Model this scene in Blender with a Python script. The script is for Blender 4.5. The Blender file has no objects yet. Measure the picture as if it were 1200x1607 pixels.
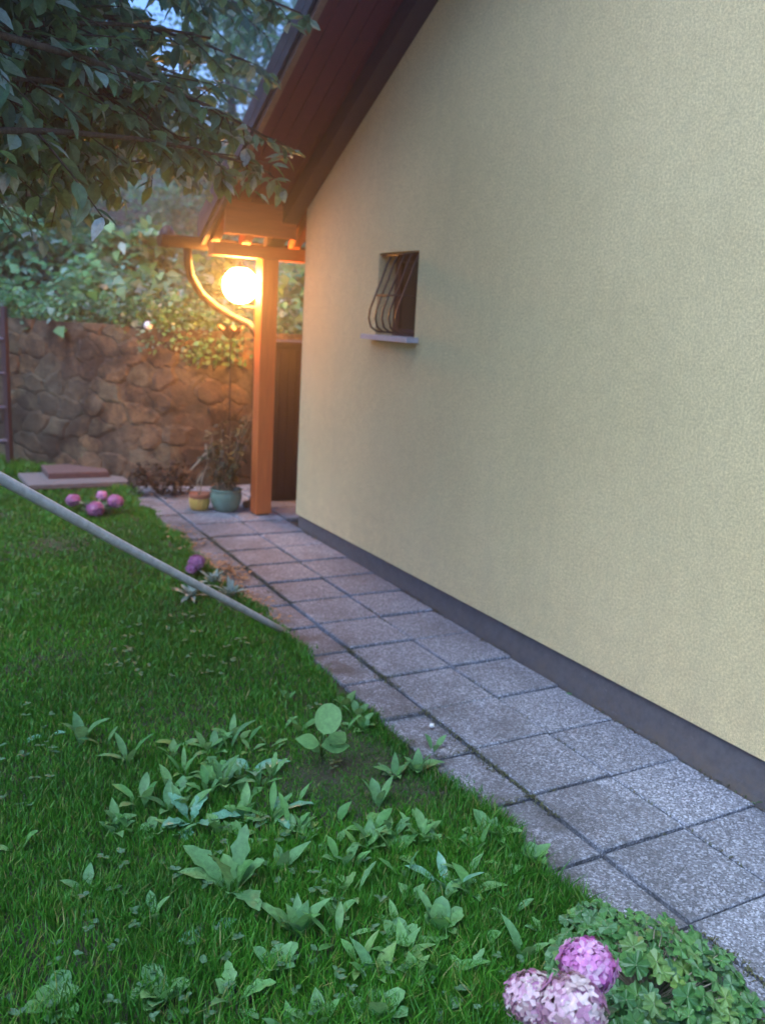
import bpy, math, random
import numpy as np
from mathutils import Vector, Matrix
random.seed(7); rng = np.random.default_rng(7)
S = bpy.context.scene; COL = S.collection
# ------------------------------------------------------------------ camera
F = 1400.0
RX = ((0.8751416947, -0.0520504722, 0.4810590011), (-0.4805925181, -0.2089664936, 0.8516829434), (0.0561947133, -0.9765366111, -0.2078903589))
EYE = Vector((0, 0, 1.85))
cam = bpy.data.cameras.new('camera'); cam.sensor_fit = 'VERTICAL'; cam.sensor_height = 24; cam.lens = 24 * F / 1607
cam.clip_start = .05; cam.clip_end = 400
cam.dof.use_dof = True; cam.dof.focus_distance = 2.7; cam.dof.aperture_fstop = 1.7
co = bpy.data.objects.new('camera', cam); COL.objects.link(co)
M4 = Matrix.Identity(4)
for i in range(3):
    M4[i][0] = RX[i][0]; M4[i][1] = -RX[i][1]; M4[i][2] = -RX[i][2]; M4[i][3] = EYE[i]
co.matrix_world = M4
S.camera = co
# ------------------------------------------------------------------ sky, sun, exposure
W = bpy.data.worlds.new("World"); S.world = W; W.use_nodes = True
nt = W.node_tree; bg = nt.nodes['Background']
sky = nt.nodes.new('ShaderNodeTexSky'); sky.sky_type = 'NISHITA'; sky.sun_disc = False
SUN_EL, SUN_ROT = math.radians(-0.5), math.radians(250)
sky.sun_elevation = SUN_EL; sky.sun_rotation = SUN_ROT; sky.air_density = 1.0; sky.dust_density = 1.0; sky.ozone_density = 3.2
nt.links.new(sky.outputs[0], bg.inputs[0]); bg.inputs[1].default_value = 0.15
sl = bpy.data.lights.new('sun', 'SUN'); sl.energy = 0.13; sl.angle = math.radians(50); sl.color = (.78, .90, 1)
so = bpy.data.objects.new('sun', sl); COL.objects.link(so)
so.rotation_euler = Vector((-.47, -.12, .87)).to_track_quat('Z', 'Y').to_euler()
S.view_settings.view_transform = 'Standard'; S.view_settings.look = 'None'; S.view_settings.gamma = 1
S.view_settings.exposure = 5.5
S.render.engine = 'CYCLES'

# ------------------------------------------------------------------ helpers
def ray(px, py):
    v = ((px - 600) / F, (py - 803.5) / F, 1)
    return Vector([sum(RX[i][k] * v[k] for k in range(3)) for i in range(3)])
def gz(x, y):
    return 0.02 * max(-3, min(y, 12))
def at(px, py, z=0.0):          # point z above the ground seen at that pixel
    r = ray(px, py); t = -(EYE.z - z) / (r.z - .02 * r.y); return EYE + r * t
def deep(px, py, d): return EYE + ray(px, py) * d

class MB:
    def __init__(s): s.v = []; s.f = []; s.c = None; s.n = 0; s.va = []; s.fa = []
    def add(s, vs, fs):
        o = len(s.v); s.v += [tuple(p) for p in vs]; s.f += [tuple(o + i for i in f) for f in fs]
    def box(s, a, b, rot=None, piv=None, bev=0):
        x0, y0, z0 = a; x1, y1, z1 = b
        vs = [(x0,y0,z0),(x1,y0,z0),(x1,y1,z0),(x0,y1,z0),(x0,y0,z1),(x1,y0,z1),(x1,y1,z1),(x0,y1,z1)]
        if bev:
            vs2 = vs[:4] + [(x0+bev,y0+bev,z1),(x1-bev,y0+bev,z1),(x1-bev,y1-bev,z1),(x0+bev,y1-bev,z1)]
            mid = [(x0,y0,z1-bev),(x1,y0,z1-bev),(x1,y1,z1-bev),(x0,y1,z1-bev)]
            vs = vs[:4] + mid + vs2[4:]
            fs = [(3,2,1,0)] + [(i,(i+1)%4,(i+1)%4+4,i+4) for i in range(4)] + [(i+4,(i+1)%4+4,(i+1)%4+8,i+8) for i in range(4)] + [(8,9,10,11)]
        else:
            fs = [(3,2,1,0),(4,5,6,7),(0,1,5,4),(1,2,6,5),(2,3,7,6),(3,0,4,7)]
        if rot is not None:
            p = Vector(piv) if piv else Vector(((x0+x1)/2,(y0+y1)/2,(z0+z1)/2))
            vs = [p + rot @ (Vector(v) - p) for v in vs]
        s.add(vs, fs)
    def tube(s, pts, rad, n=8, cap=True):
        pts = [Vector(p) for p in pts]
        if not hasattr(rad, '__len__'): rad = [rad] * len(pts)
        rings = []; up = Vector((0, 0, 1)); prev = None
        for i, p in enumerate(pts):
            t = (pts[min(i+1, len(pts)-1)] - pts[max(i-1, 0)]).normalized()
            if prev is None:
                a = up.cross(t)
                if a.length < .1: a = Vector((1, 0, 0)).cross(t)
            else: a = prev - t * prev.dot(t)
            a.normalize(); prev = a; b = t.cross(a)
            rings.append([p + (a * math.cos(2*math.pi*k/n) + b * math.sin(2*math.pi*k/n)) * rad[i] for k in range(n)])
        vs = [v for r in rings for v in r]; fs = []
        for i in range(len(pts)-1):
            for k in range(n):
                fs.append((i*n+k, i*n+(k+1) % n, (i+1)*n+(k+1) % n, (i+1)*n+k))
        if cap: fs.append(tuple(range(n-1, -1, -1))); fs.append(tuple((len(pts)-1)*n+k for k in range(n)))
        s.add(vs, fs)
    def lathe(s, c, prof, n=24, sx=1):
        c = Vector(c); vs = []
        for r, z in prof:
            for k in range(n):
                a = 2*math.pi*k/n; vs.append(c + Vector((r*math.cos(a), r*math.sin(a), z)))
        m = len(prof); fs = [(i*n+k, i*n+(k+1)%n, (i+1)*n+(k+1)%n, (i+1)*n+k) for i in range(m-1) for k in range(n)]
        if prof[0][0] > 1e-4: fs.append(tuple(range(n-1, -1, -1)))
        if prof[-1][0] > 1e-4: fs.append(tuple((m-1)*n+k for k in range(n)))
        s.add(vs, fs)
    def leaf(s, base, d, up, L, Wd, curl=.3, fold=.25, shape='oval', seg=6, wave=0):
        d = Vector(d).normalized(); up = Vector(up); side = d.cross(up)
        if side.length < 1e-3: side = d.cross(Vector((1, 0, 0)))
        side.normalize(); nrm = side.cross(d).normalized()
        base = Vector(base); pts = []; th = 0; p = base.copy()
        for i in range(seg+1):
            t = i/seg
            if shape == 'oval': w = math.sin(math.pi*min(1, max(0.02, t))**.8)
            elif shape == 'lance': w = math.sin(math.pi*max(.03, t)**1.25)
            elif shape == 'round': w = math.sqrt(max(.0, 1-(2*t-1)**2))
            elif shape == 'tooth': w = math.sin(math.pi*max(.03, t)**1.4)*(1 if i % 2 else .66)
            else: w = 1-t
            w = max(w, .03)*Wd/2
            dd = d*math.cos(th) - nrm*math.sin(th); nn = nrm*math.cos(th) + d*math.sin(th)
            wv = wave*math.sin(i*1.9)*Wd
            pts += [p - side*w + nn*(fold*w+wv), p, p + side*w + nn*(fold*w-wv)]
            p = p + dd*(L/seg); th += curl/seg
        fs = []
        for i in range(seg):
            a = i*3; fs += [(a, a+1, a+4, a+3), (a+1, a+2, a+5, a+4)]
        s.add(pts, fs)
    def blob(s, c, r, seed=0, sub=(14, 9), amp=.15, sc=(1,1,1)):
        c = Vector(c); n, m = sub; rr = random.Random(seed); vs = []
        for i in range(m+1):
            ph = math.pi*i/m
            for k in range(n):
                a = 2*math.pi*k/n; q = r*(1+amp*(rr.random()-.5))
                vs.append(c+Vector((q*math.sin(ph)*math.cos(a)*sc[0], q*math.sin(ph)*math.sin(a)*sc[1], q*math.cos(ph)*sc[2])))
        s.add(vs, [(i*n+k, (i+1)*n+k, (i+1)*n+(k+1)%n, i*n+(k+1)%n) for i in range(m) for k in range(n)])
    def build(s, name, mat, parent=None, smooth=False, loc=None):
        me = bpy.data.meshes.new(name); vs = s.v
        if loc is not None: vs = [(p[0]-loc[0], p[1]-loc[1], p[2]-loc[2]) for p in vs]
        me.from_pydata(vs, [], s.f); me.update()
        return mkobj(name, me, mat, parent, smooth, loc)
def mkobj(name, me, mat, parent=None, smooth=False, loc=None):
    if mat: me.materials.append(mat)
    if smooth: me.polygons.foreach_set('use_smooth', [True]*len(me.polygons))
    o = bpy.data.objects.new(name, me); COL.objects.link(o)
    if parent: o.parent = parent
    elif loc is not None: o.location = loc
    return o
def part(mb, name, mat, root, smooth=False):     # world coordinates -> child of root (root has location only)
    r = root; off = Vector((0, 0, 0))
    while r: off += r.location; r = r.parent
    me = bpy.data.meshes.new(name); me.from_pydata([tuple(Vector(v)-off) for v in mb.v], [], mb.f); me.update()
    return mkobj(name, me, mat, root, smooth)
def empty(name, loc, label, cat, group=None):
    o = bpy.data.objects.new(name, None); COL.objects.link(o); o.location = loc; o.empty_display_size = .1
    return tag(o, label, cat, group)
def tag(o, label=None, cat=None, group=None, kind=None):
    if label: o['label'] = label
    if cat: o['category'] = cat
    if group: o['group'] = group
    if kind: o['kind'] = kind
    return o
def quads_mesh(name, verts, faces_n, loops):     # fast numpy mesh
    me = bpy.data.meshes.new(name); me.vertices.add(len(verts)); me.vertices.foreach_set('co', verts.astype('f4').ravel())
    me.loops.add(len(loops)); me.loops.foreach_set('vertex_index', loops.astype('i4'))
    me.polygons.add(len(faces_n)); st = np.concatenate([[0], np.cumsum(faces_n)[:-1]]).astype('i4')
    me.polygons.foreach_set('loop_start', st); me.update(calc_edges=True); me.validate(); return me

# ------------------------------------------------------------------ materials
def newmat(name):
    m = bpy.data.materials.new(name); m.use_nodes = True; n = m.node_tree
    return m, n, n.nodes['Principled BSDF'], n.nodes['Material Output']
def nd(n, t, **kw):
    x = n.nodes.new(t)
    for k, v in kw.items(): setattr(x, k, v)
    return x
def ramp(n, fac, stops):
    r = n.nodes.new('ShaderNodeValToRGB'); e = r.color_ramp.elements
    e[0].position, e[0].color = stops[0][0], (*stops[0][1], 1); e[1].position, e[1].color = stops[-1][0], (*stops[-1][1], 1)
    for p, c in stops[1:-1]:
        q = e.new(p); q.color = (*c, 1)
    n.links.new(fac, r.inputs[0]); return r.outputs[0]
def noise(n, sc, det=4, rough=.6, coord='Object', dim=None, stretch=None):
    tc = nd(n, 'ShaderNodeTexCoord'); t = nd(n, 'ShaderNodeTexNoise'); t.inputs['Scale'].default_value = sc
    t.inputs['Detail'].default_value = det; t.inputs['Roughness'].default_value = rough
    if stretch:
        mp = nd(n, 'ShaderNodeMapping'); mp.inputs['Scale'].default_value = stretch
        n.links.new(tc.outputs[coord], mp.inputs[0]); n.links.new(mp.outputs[0], t.inputs[0])
    else: n.links.new(tc.outputs[coord], t.inputs[0])
    return t.outputs[0]
def mixc(n, fac, a, b, mode='MIX'):
    m = nd(n, 'ShaderNodeMix', data_type='RGBA', blend_type=mode)
    for sock, v in ((m.inputs[0], fac), (m.inputs[6], a), (m.inputs[7], b)):
        if hasattr(v, 'links') or isinstance(v, bpy.types.NodeSocket): n.links.new(v, sock)
        elif isinstance(v, (int, float)): sock.default_value = v
        else: sock.default_value = (*v, 1)
    return m.outputs[2]
def bump(n, b, h, st, dist=.01):
    x = nd(n, 'ShaderNodeBump'); x.inputs['Strength'].default_value = st; x.inputs['Distance'].default_value = dist
    n.links.new(h, x.inputs['Height']); n.links.new(x.outputs[0], b.inputs['Normal'])
def simple(name, c1, c2, sc=20, rough=.8, bm=.3, dist=.004, metal=0, stretch=None, spec=.5):
    m, n, b, o = newmat(name); f = noise(n, sc, 6, .65, stretch=stretch)
    n.links.new(ramp(n, f, [(.3, c1), (.7, c2)]), b.inputs['Base Color']); b.inputs['Roughness'].default_value = rough
    b.inputs['Metallic'].default_value = metal; b.inputs['Specular IOR Level'].default_value = spec
    if bm: bump(n, b, f, bm, dist)
    return m
def leafmat(name, cols, rough=.45, trans=.35, spec=.5):
    m, n, b, o = newmat(name); g = nd(n, 'ShaderNodeNewGeometry')
    c = ramp(n, g.outputs['Random Per Island'], [(i/(len(cols)-1), q) for i, q in enumerate(cols)])
    f = noise(n, 60, 3); c = mixc(n, .35, c, ramp(n, f, [(.3, (.35,.35,.35)), (.7, (1.5,1.5,1.5))]), 'MULTIPLY')
    n.links.new(c, b.inputs['Base Color']); b.inputs['Roughness'].default_value = rough; b.inputs['Specular IOR Level'].default_value = spec
    tr = nd(n, 'ShaderNodeBsdfTranslucent'); n.links.new(c, tr.inputs[0]); mx = nd(n, 'ShaderNodeMixShader'); mx.inputs[0].default_value = trans
    n.links.new(b.outputs[0], mx.inputs[1]); n.links.new(tr.outputs[0], mx.inputs[2]); n.links.new(mx.outputs[0], o.inputs[0])
    return m
def mat_plaster():
    m, n, b, o = newmat('yellow_plaster')
    big = noise(n, .9, 5, .6); mid = noise(n, 14, 5, .6); fine = noise(n, 260, 3, .7)
    c = ramp(n, big, [(.3, (.66, .545, .30)), (.7, (.74, .615, .345))])
    c = mixc(n, .6, c, ramp(n, fine, [(.35, (.55,.55,.55)), (.65, (1.35,1.35,1.35))]), 'MULTIPLY')
    gr = noise(n, 85, 3, .8); c = mixc(n, .55, c, ramp(n, gr, [(.36, (.62,.60,.62)), (.64, (1.3,1.32,1.28))]), 'MULTIPLY')
    c = mixc(n, .15, c, ramp(n, mid, [(.35, (.7,.7,.68)), (.65, (1.2,1.2,1.2))]), 'MULTIPLY')
    tc = nd(n, 'ShaderNodeTexCoord'); sx = nd(n, 'ShaderNodeSeparateXYZ'); n.links.new(tc.outputs['Object'], sx.inputs[0])
    mr = nd(n, 'ShaderNodeMapRange'); mr.inputs['From Min'].default_value = .55; mr.inputs['From Max'].default_value = .10; mr.inputs['To Max'].default_value = .22; n.links.new(sx.outputs[2], mr.inputs['Value'])
    sp = noise(n, 9, 8, .8); ml = nd(n, 'ShaderNodeMath', operation='MULTIPLY'); n.links.new(mr.outputs[0], ml.inputs[0]); n.links.new(ramp(n, sp, [(.42, (0,0,0)), (.62, (1,1,1))]), ml.inputs[1])
    c = mixc(n, ml.outputs[0], c, (.30, .25, .17))
    stn = noise(n, 1.0, 6, .6, stretch=(5, 5, .5)); c = mixc(n, ramp(n, stn, [(.5, (0,0,0)), (.8, (.22,.22,.22))]), c, (.46, .40, .26))
    n.links.new(c, b.inputs['Base Color']); b.inputs['Roughness'].default_value = .95; b.inputs['Specular IOR Level'].default_value = .2
    ad = nd(n, 'ShaderNodeMath', operation='ADD'); n.links.new(fine, ad.inputs[0]); n.links.new(mid, ad.inputs[1])
    bump(n, b, ad.outputs[0], .6, .003); return m
def mat_slab():
    m, n, b, o = newmat('washed_concrete')
    tc = nd(n, 'ShaderNodeTexCoord'); v = nd(n, 'ShaderNodeTexVoronoi'); v.inputs['Scale'].default_value = 150; n.links.new(tc.outputs['Object'], v.inputs[0])
    sep = nd(n, 'ShaderNodeSeparateColor'); n.links.new(v.outputs['Color'], sep.inputs[0])
    c = ramp(n, sep.outputs[0], [(0, (.085,.09,.105)), (.35, (.16,.17,.20)), (.7, (.245,.26,.31)), (1, (.50,.53,.62))])
    g = nd(n, 'ShaderNodeNewGeometry')
    c = mixc(n, .42, c, ramp(n, g.outputs['Random Per Island'], [(0, (.55,.55,.56)), (1, (1.2,1.19,1.18))]), 'MULTIPLY')
    st = noise(n, 2.3, 6, .65); c = mixc(n, ramp(n, st, [(.5, (0,0,0)), (.75, (.75,.75,.75))]), c, (.085,.082,.09))
    # soil washed in from the lawn side
    sx = nd(n, 'ShaderNodeSeparateXYZ'); n.links.new(tc.outputs['Object'], sx.inputs[0])
    mr = nd(n, 'ShaderNodeMapRange'); mr.inputs['From Min'].default_value = 2.55; mr.inputs['From Max'].default_value = 1.9
    n.links.new(sx.outputs[0], mr.inputs['Value']); ml = nd(n, 'ShaderNodeMath', operation='MULTIPLY'); n.links.new(mr.outputs[0], ml.inputs[0])
    n2 = noise(n, 5, 6, .7); r2 = ramp(n, n2, [(.38, (.1,.1,.1)), (.62, (1,1,1))]); n.links.new(r2, ml.inputs[1])
    c = mixc(n, ml.outputs[0], c, (.05,.047,.045))
    n.links.new(c, b.inputs['Base Color']); b.inputs['Roughness'].default_value = .7
    bump(n, b, v.outputs['Distance'], .5, .003); return m
def mat_soil():
    m, n, b, o = newmat('soil'); a = noise(n, 3, 8, .7); f = noise(n, 60, 5, .7)
    c = ramp(n, a, [(.35, (.03,.045,.018)), (.6, (.05,.04,.028))]); c = mixc(n, .6, c, ramp(n, f, [(.3, (.4,.4,.4)), (.7, (1.6,1.6,1.6))]), 'MULTIPLY')
    n.links.new(c, b.inputs['Base Color']); b.inputs['Roughness'].default_value = .95; bump(n, b, f, .8, .02); return m
def mat_attr(name, rough=.9, sc=40, bs=.7):
    m, n, b, o = newmat(name); a = nd(n, 'ShaderNodeAttribute', attribute_name='tone'); f = noise(n, 11, 10, .75)
    g_ = noise(n, 2.8, 8, .7); am = mixc(n, ramp(n, g_, [(.42, (0,0,0)), (.58, (.95,.95,.95))]), a.outputs[0], (.035,.026,.02)); g2 = noise(n, 1.1, 4, .6); am = mixc(n, ramp(n, g2, [(.5, (0,0,0)), (.7, (.6,.6,.6))]), am, (.10,.10,.075))
    c = mixc(n, .9, am, ramp(n, f, [(.3, (.5,.5,.5)), (.7, (1.5,1.5,1.5))]), 'MULTIPLY')
    n.links.new(c, b.inputs['Base Color']); b.inputs['Roughness'].default_value = rough; bump(n, b, f, 1, .04); return m
def mat_wood(name, c1, c2, axis=(6, .6, 6), rough=.6):
    m = simple(name, c1, c2, 6, rough, .35, .004, stretch=axis); return m
P = mat_plaster(); SL = mat_slab(); SO = mat_soil()
PL = simple('plinth_grey', (.085,.08,.085), (.15,.14,.145), 7, .9, .8, .01)
def mat_plinth():
    m, n, b, o = newmat('plinth_paint'); f = noise(n, 22, 6, .7); c = ramp(n, f, [(.3, (.08,.075,.082)), (.7, (.135,.13,.14))]); tc = nd(n, 'ShaderNodeTexCoord'); sx = nd(n, 'ShaderNodeSeparateXYZ'); n.links.new(tc.outputs['Object'], sx.inputs[0])
    mr = nd(n, 'ShaderNodeMapRange'); mr.inputs['From Min'].default_value = .10; mr.inputs['From Max'].default_value = -.08; n.links.new(sx.outputs[2], mr.inputs['Value'])
    sp = noise(n, 13, 8, .85); ml = nd(n, 'ShaderNodeMath', operation='MULTIPLY'); n.links.new(mr.outputs[0], ml.inputs[0]); n.links.new(ramp(n, sp, [(.40, (0,0,0)), (.60, (1,1,1))]), ml.inputs[1])
    c = mixc(n, ml.outputs[0], c, (.15, .12, .095)); ch = noise(n, 30, 4, .8); c = mixc(n, ramp(n, ch, [(.66, (0,0,0)), (.70, (1,1,1))]), c, (.26, .25, .25))
    n.links.new(c, b.inputs['Base Color']); b.inputs['Roughness'].default_value = .9; bump(n, b, f, .7, .006); return m
PL = mat_plinth()
SOFF = mat_wood('red_brown_boards', (.085,.006,.015), (.13,.010,.024))
DARKW = mat_wood('dark_stained_wood', (.035,.02,.026), (.06,.032,.038))
LIGHTW = mat_wood('weathered_wood', (.16,.10,.08), (.26,.17,.13))
ORW = mat_wood('orange_stained_pine', (.50,.12,.035), (.66,.19,.05), (8, 8, .7), .5)
ORWX = mat_wood('orange_stained_beam', (.36,.085,.03), (.50,.13,.045), (.7, 8, 8), .5)
TILE = simple('dark_roof_tile', (.035,.035,.045), (.07,.065,.08), 12, .7, .4)
METAL = simple('dark_iron', (.02,.017,.018), (.05,.04,.04), 40, .5, .2, .001, .3)
ZINC = simple('grey_downpipe', (.42,.42,.42), (.55,.55,.53), 20, .4, .1, .001, .2)
PIPE = simple('copper_brown_pipe', (.13,.075,.055), (.22,.13,.09), 20, .45, .1, .001, .2)
BROWNM = simple('brown_gutter', (.018,.012,.012), (.03,.02,.02), 20, .45, .1, .001, .2)
SILL = simple('sill_stone', (.30,.32,.38), (.42,.44,.50), 50, .6, .2)
GLASS = simple('dark_glass', (.012,.010,.012), (.02,.016,.018), 3, .08, 0)
FRAME = mat_wood('brown_frame', (.055,.02,.022), (.085,.03,.03))
POLE = simple('weathered_pole', (.42,.43,.44), (.66,.67,.68), 9, .75, .4, .003, stretch=(3,3,3))
BARK = simple('bark', (.03,.024,.018), (.09,.075,.06), 14, .95, .9, .02, stretch=(3,3,.6))
STONE = mat_attr('rubble_stone')

# ------------------------------------------------------------------ setting: ground
def wall_pts(): return [(13, 9.0), (4.6, 8.6), (3.3, 8.40), (2.75, 8.38), (2.4, 8.48), (2.05, 8.78), (1.7, 9.17), (.8, 10.2), (-1.5, 11.2), (-12, 14.5)]
def ground():
    xs = np.concatenate([[-70, -30, -14], np.arange(-6, 13, .25), [20, 40, 70]]); ys = np.concatenate([[-70, -30, -12], np.arange(-4, 13, .25), [16, 20, 40, 90]])
    v = []; f = []
    for j, y in enumerate(ys):
        for i, x in enumerate(xs):
            b = 0
            if -4 < x < 1.7 and -3 < y < 11: b = .008*math.sin(x*5.1+y*2.2)+.007*math.sin(y*6.3-x*3)-.008
            v.append((x, y, gz(x, y)-.012+b-(.016 if x > 1.95 and y > -3.9 else 0)))
    n = len(xs)
    for j in range(len(ys)-1):
        for i in range(n-1): f.append((j*n+i, j*n+i+1, (j+1)*n+i+1, (j+1)*n+i))
    m = MB(); m.v = v; m.f = f; tag(m.build('ground', SO, smooth=True), kind='structure')
ground()
def path():
    m = MB(); R0 = random.Random(3); pitch = .405; y0 = 1.68-pitch*14
    lanes = [(1.925, 2.158), (2.161, 2.567), (2.575, 2.965)]
    for j in range(33):
        ya = y0+j*pitch; yb = ya+pitch
        if ya > 8.35: break
        ls = list(lanes)
        if ya > 6.7: ls += [(2.98+.41*k, 2.98+.41*k+.40) for k in range(6)]
        for i, (xa, xb) in enumerate(ls):
            g = .002+R0.random()*.003; tz = R0.uniform(-.004, .005) - (.012 if i == 0 else 0)
            sh = R0.uniform(-.004, .004) if i == 0 else R0.uniform(-.003, .003)
            rot = Matrix.Rotation(R0.uniform(-.010, .010)*1, 3, 'Z') @ Matrix.Rotation(R0.uniform(-.006, .006), 3, 'X') @ Matrix.Rotation(R0.uniform(-.006, .006), 3, 'Y')
            yc = (ya+yb)/2; z = gz(0, yc)+tz; h = (yb-ya)/2
            m.box((xa+g, yc-h+g+sh, z-.05), (xb-g, yc+h-g+sh, z+.004), rot, bev=.006)
    tag(m.build('path', SL), kind='structure')
path()
# hillside behind the retaining wall
def wall_y(x):
    p = sorted(wall_pts()); return float(np.interp(x, [q[0] for q in p], [q[1] for q in p]))
def hz(x, y):
    d = max(0, y-wall_y(x)-.25); return 1.62+.10*d+.03*d**1.5*min(1, .9)+.06*math.sin(x*1.7+y)*min(1, d)
def hill():
    xs = list(np.arange(-12, 13.01, .3)); ds = [0, .2, .5, .9, 1.5, 2.2, 3, 4, 5.5, 7, 9, 12, 16, 22, 30, 42]
    v = []; f = []
    for d in ds:
        for x in xs:
            y = wall_y(x)+.2+d; v.append((x, y, hz(x, y)))
    n = len(xs)
    for j in range(len(ds)-1):
        for i in range(n-1): f.append((j*n+i, j*n+i+1, (j+1)*n+i+1, (j+1)*n+i))
    m = MB(); m.v = v; m.f = f; tag(m.build('hillside', SO, smooth=True), kind='structure')
hill()

# ------------------------------------------------------------------ rubble retaining wall
def stone_wall():
    V = []; Fc = []; Cc = []; H = 1.66
    pts = wall_pts(); off = 0; cellw, cellh = .27, .19; jit = {}
    def cell(i, j):
        if (i, j) not in jit:
            r = random.Random(i*7919+j*104729+5); t = r.random()
            base = [(.20,.125,.07), (.24,.145,.075), (.17,.115,.07), (.18,.145,.095), (.28,.175,.085), (.14,.10,.065), (.17,.14,.085)][r.randrange(7)]
            jit[(i, j)] = (i+.5+(r.random()-.5)*.75+(.5 if j % 2 else 0), j+.5+(r.random()-.5)*.6, base, r.random())
        return jit[(i, j)]
    for (x0, y0), (x1, y1) in zip(pts[:-1], pts[1:]):
        L = math.hypot(x1-x0, y1-y0); res = .022 if max(x0, x1) < 5 and min(x0, x1) > -2.0 else .2
        nx = int(L/res)+1; nz = int((H+.1)/(.024 if res < .1 else .2))+1; dx, dy = (x1-x0)/L, (y1-y0)/L; nxn, nyn = -dy, dx
        if nyn > 0 or (abs(nyn) < .3 and nxn > 0): nxn, nyn = -nxn, -nyn
        segi = pts.index((x0, y0))
        def sn(i):
            (a0, b0), (a1, b1) = pts[i], pts[i+1]; l = math.hypot(a1-a0, b1-b0); qx, qy = -(b1-b0)/l, (a1-a0)/l
            return (-qx, -qy) if (qy > 0 or (abs(qy) < .3 and qx > 0)) else (qx, qy)
        N0 = (nxn, nyn); n_s = sn(segi-1) if segi > 0 else N0; n_e = sn(segi+1) if segi+2 < len(pts) else N0
        for layer in range(2):
            o = len(V)
            for a in range(nx+1):
                s = L*a/nx; px, py = x0+dx*s, y0+dy*s; g = gz(px, py)-.08
                for b in range(nz+1):
                    z = g+(H+.02-g)*b/nz
                    if layer == 0:
                        u, w = (off+s)/cellw, z/cellh; u += .18*math.sin(w*2.1+off)+.05*math.sin(w*7.3+u*3); w += .15*math.sin(u*1.3)+.06*math.sin(u*6.1+w*4)
                        i0, j0 = int(math.floor(u)), int(math.floor(w)); best = []
                        for i in range(i0-2, i0+3):
                            for j in range(j0-1, j0+2):
                                c = cell(i, j); best.append(((c[0]-u)**2*1.0+(c[1]-w)**2*.9, c))
                        best.sort(key=lambda t: t[0]); d1, d2 = math.sqrt(best[0][0]), math.sqrt(best[1][0]); e = min(1, (d2-d1)/.16)
                        c = best[0][1]; h = (.003+.022*c[3])*e**.7
                        k = .90+.10*e; col = tuple(q*k for q in c[2])
                    else: h = -.30; col = (.2,.15,.1)
                    ex, ey = N0
                    if a == 0: ex, ey = (N0[0]+n_s[0])/2, (N0[1]+n_s[1])/2
                    if a == nx: ex, ey = (N0[0]+n_e[0])/2, (N0[1]+n_e[1])/2
                    V.append((px+ex*h, py+ey*h, z)); Cc.append(col)
            if layer == 0:
                fo = o
                for a in range(nx):
                    for b in range(nz):
                        q = o+a*(nz+1)+b; Fc.append((q, q+nz+1, q+nz+2, q+1))
            else:
                for a in range(nx):           # top
                    q = fo+a*(nz+1)+nz; r_ = o+a*(nz+1)+nz; Fc.append((q, q+nz+1, r_+nz+1, r_))
        off += L
    me = bpy.data.meshes.new('retaining_wall'); me.from_pydata(V, [], Fc); me.update()
    at_ = me.color_attributes.new('tone', 'FLOAT_COLOR', 'POINT'); at_.data.foreach_set('color', np.array([(*c, 1) for c in Cc], 'f4').ravel())
    tag(mkobj('retaining_wall', me, STONE), 'brown rubble stone retaining wall at the end of the path, holding the planted bank', 'wall')
stone_wall()

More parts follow.
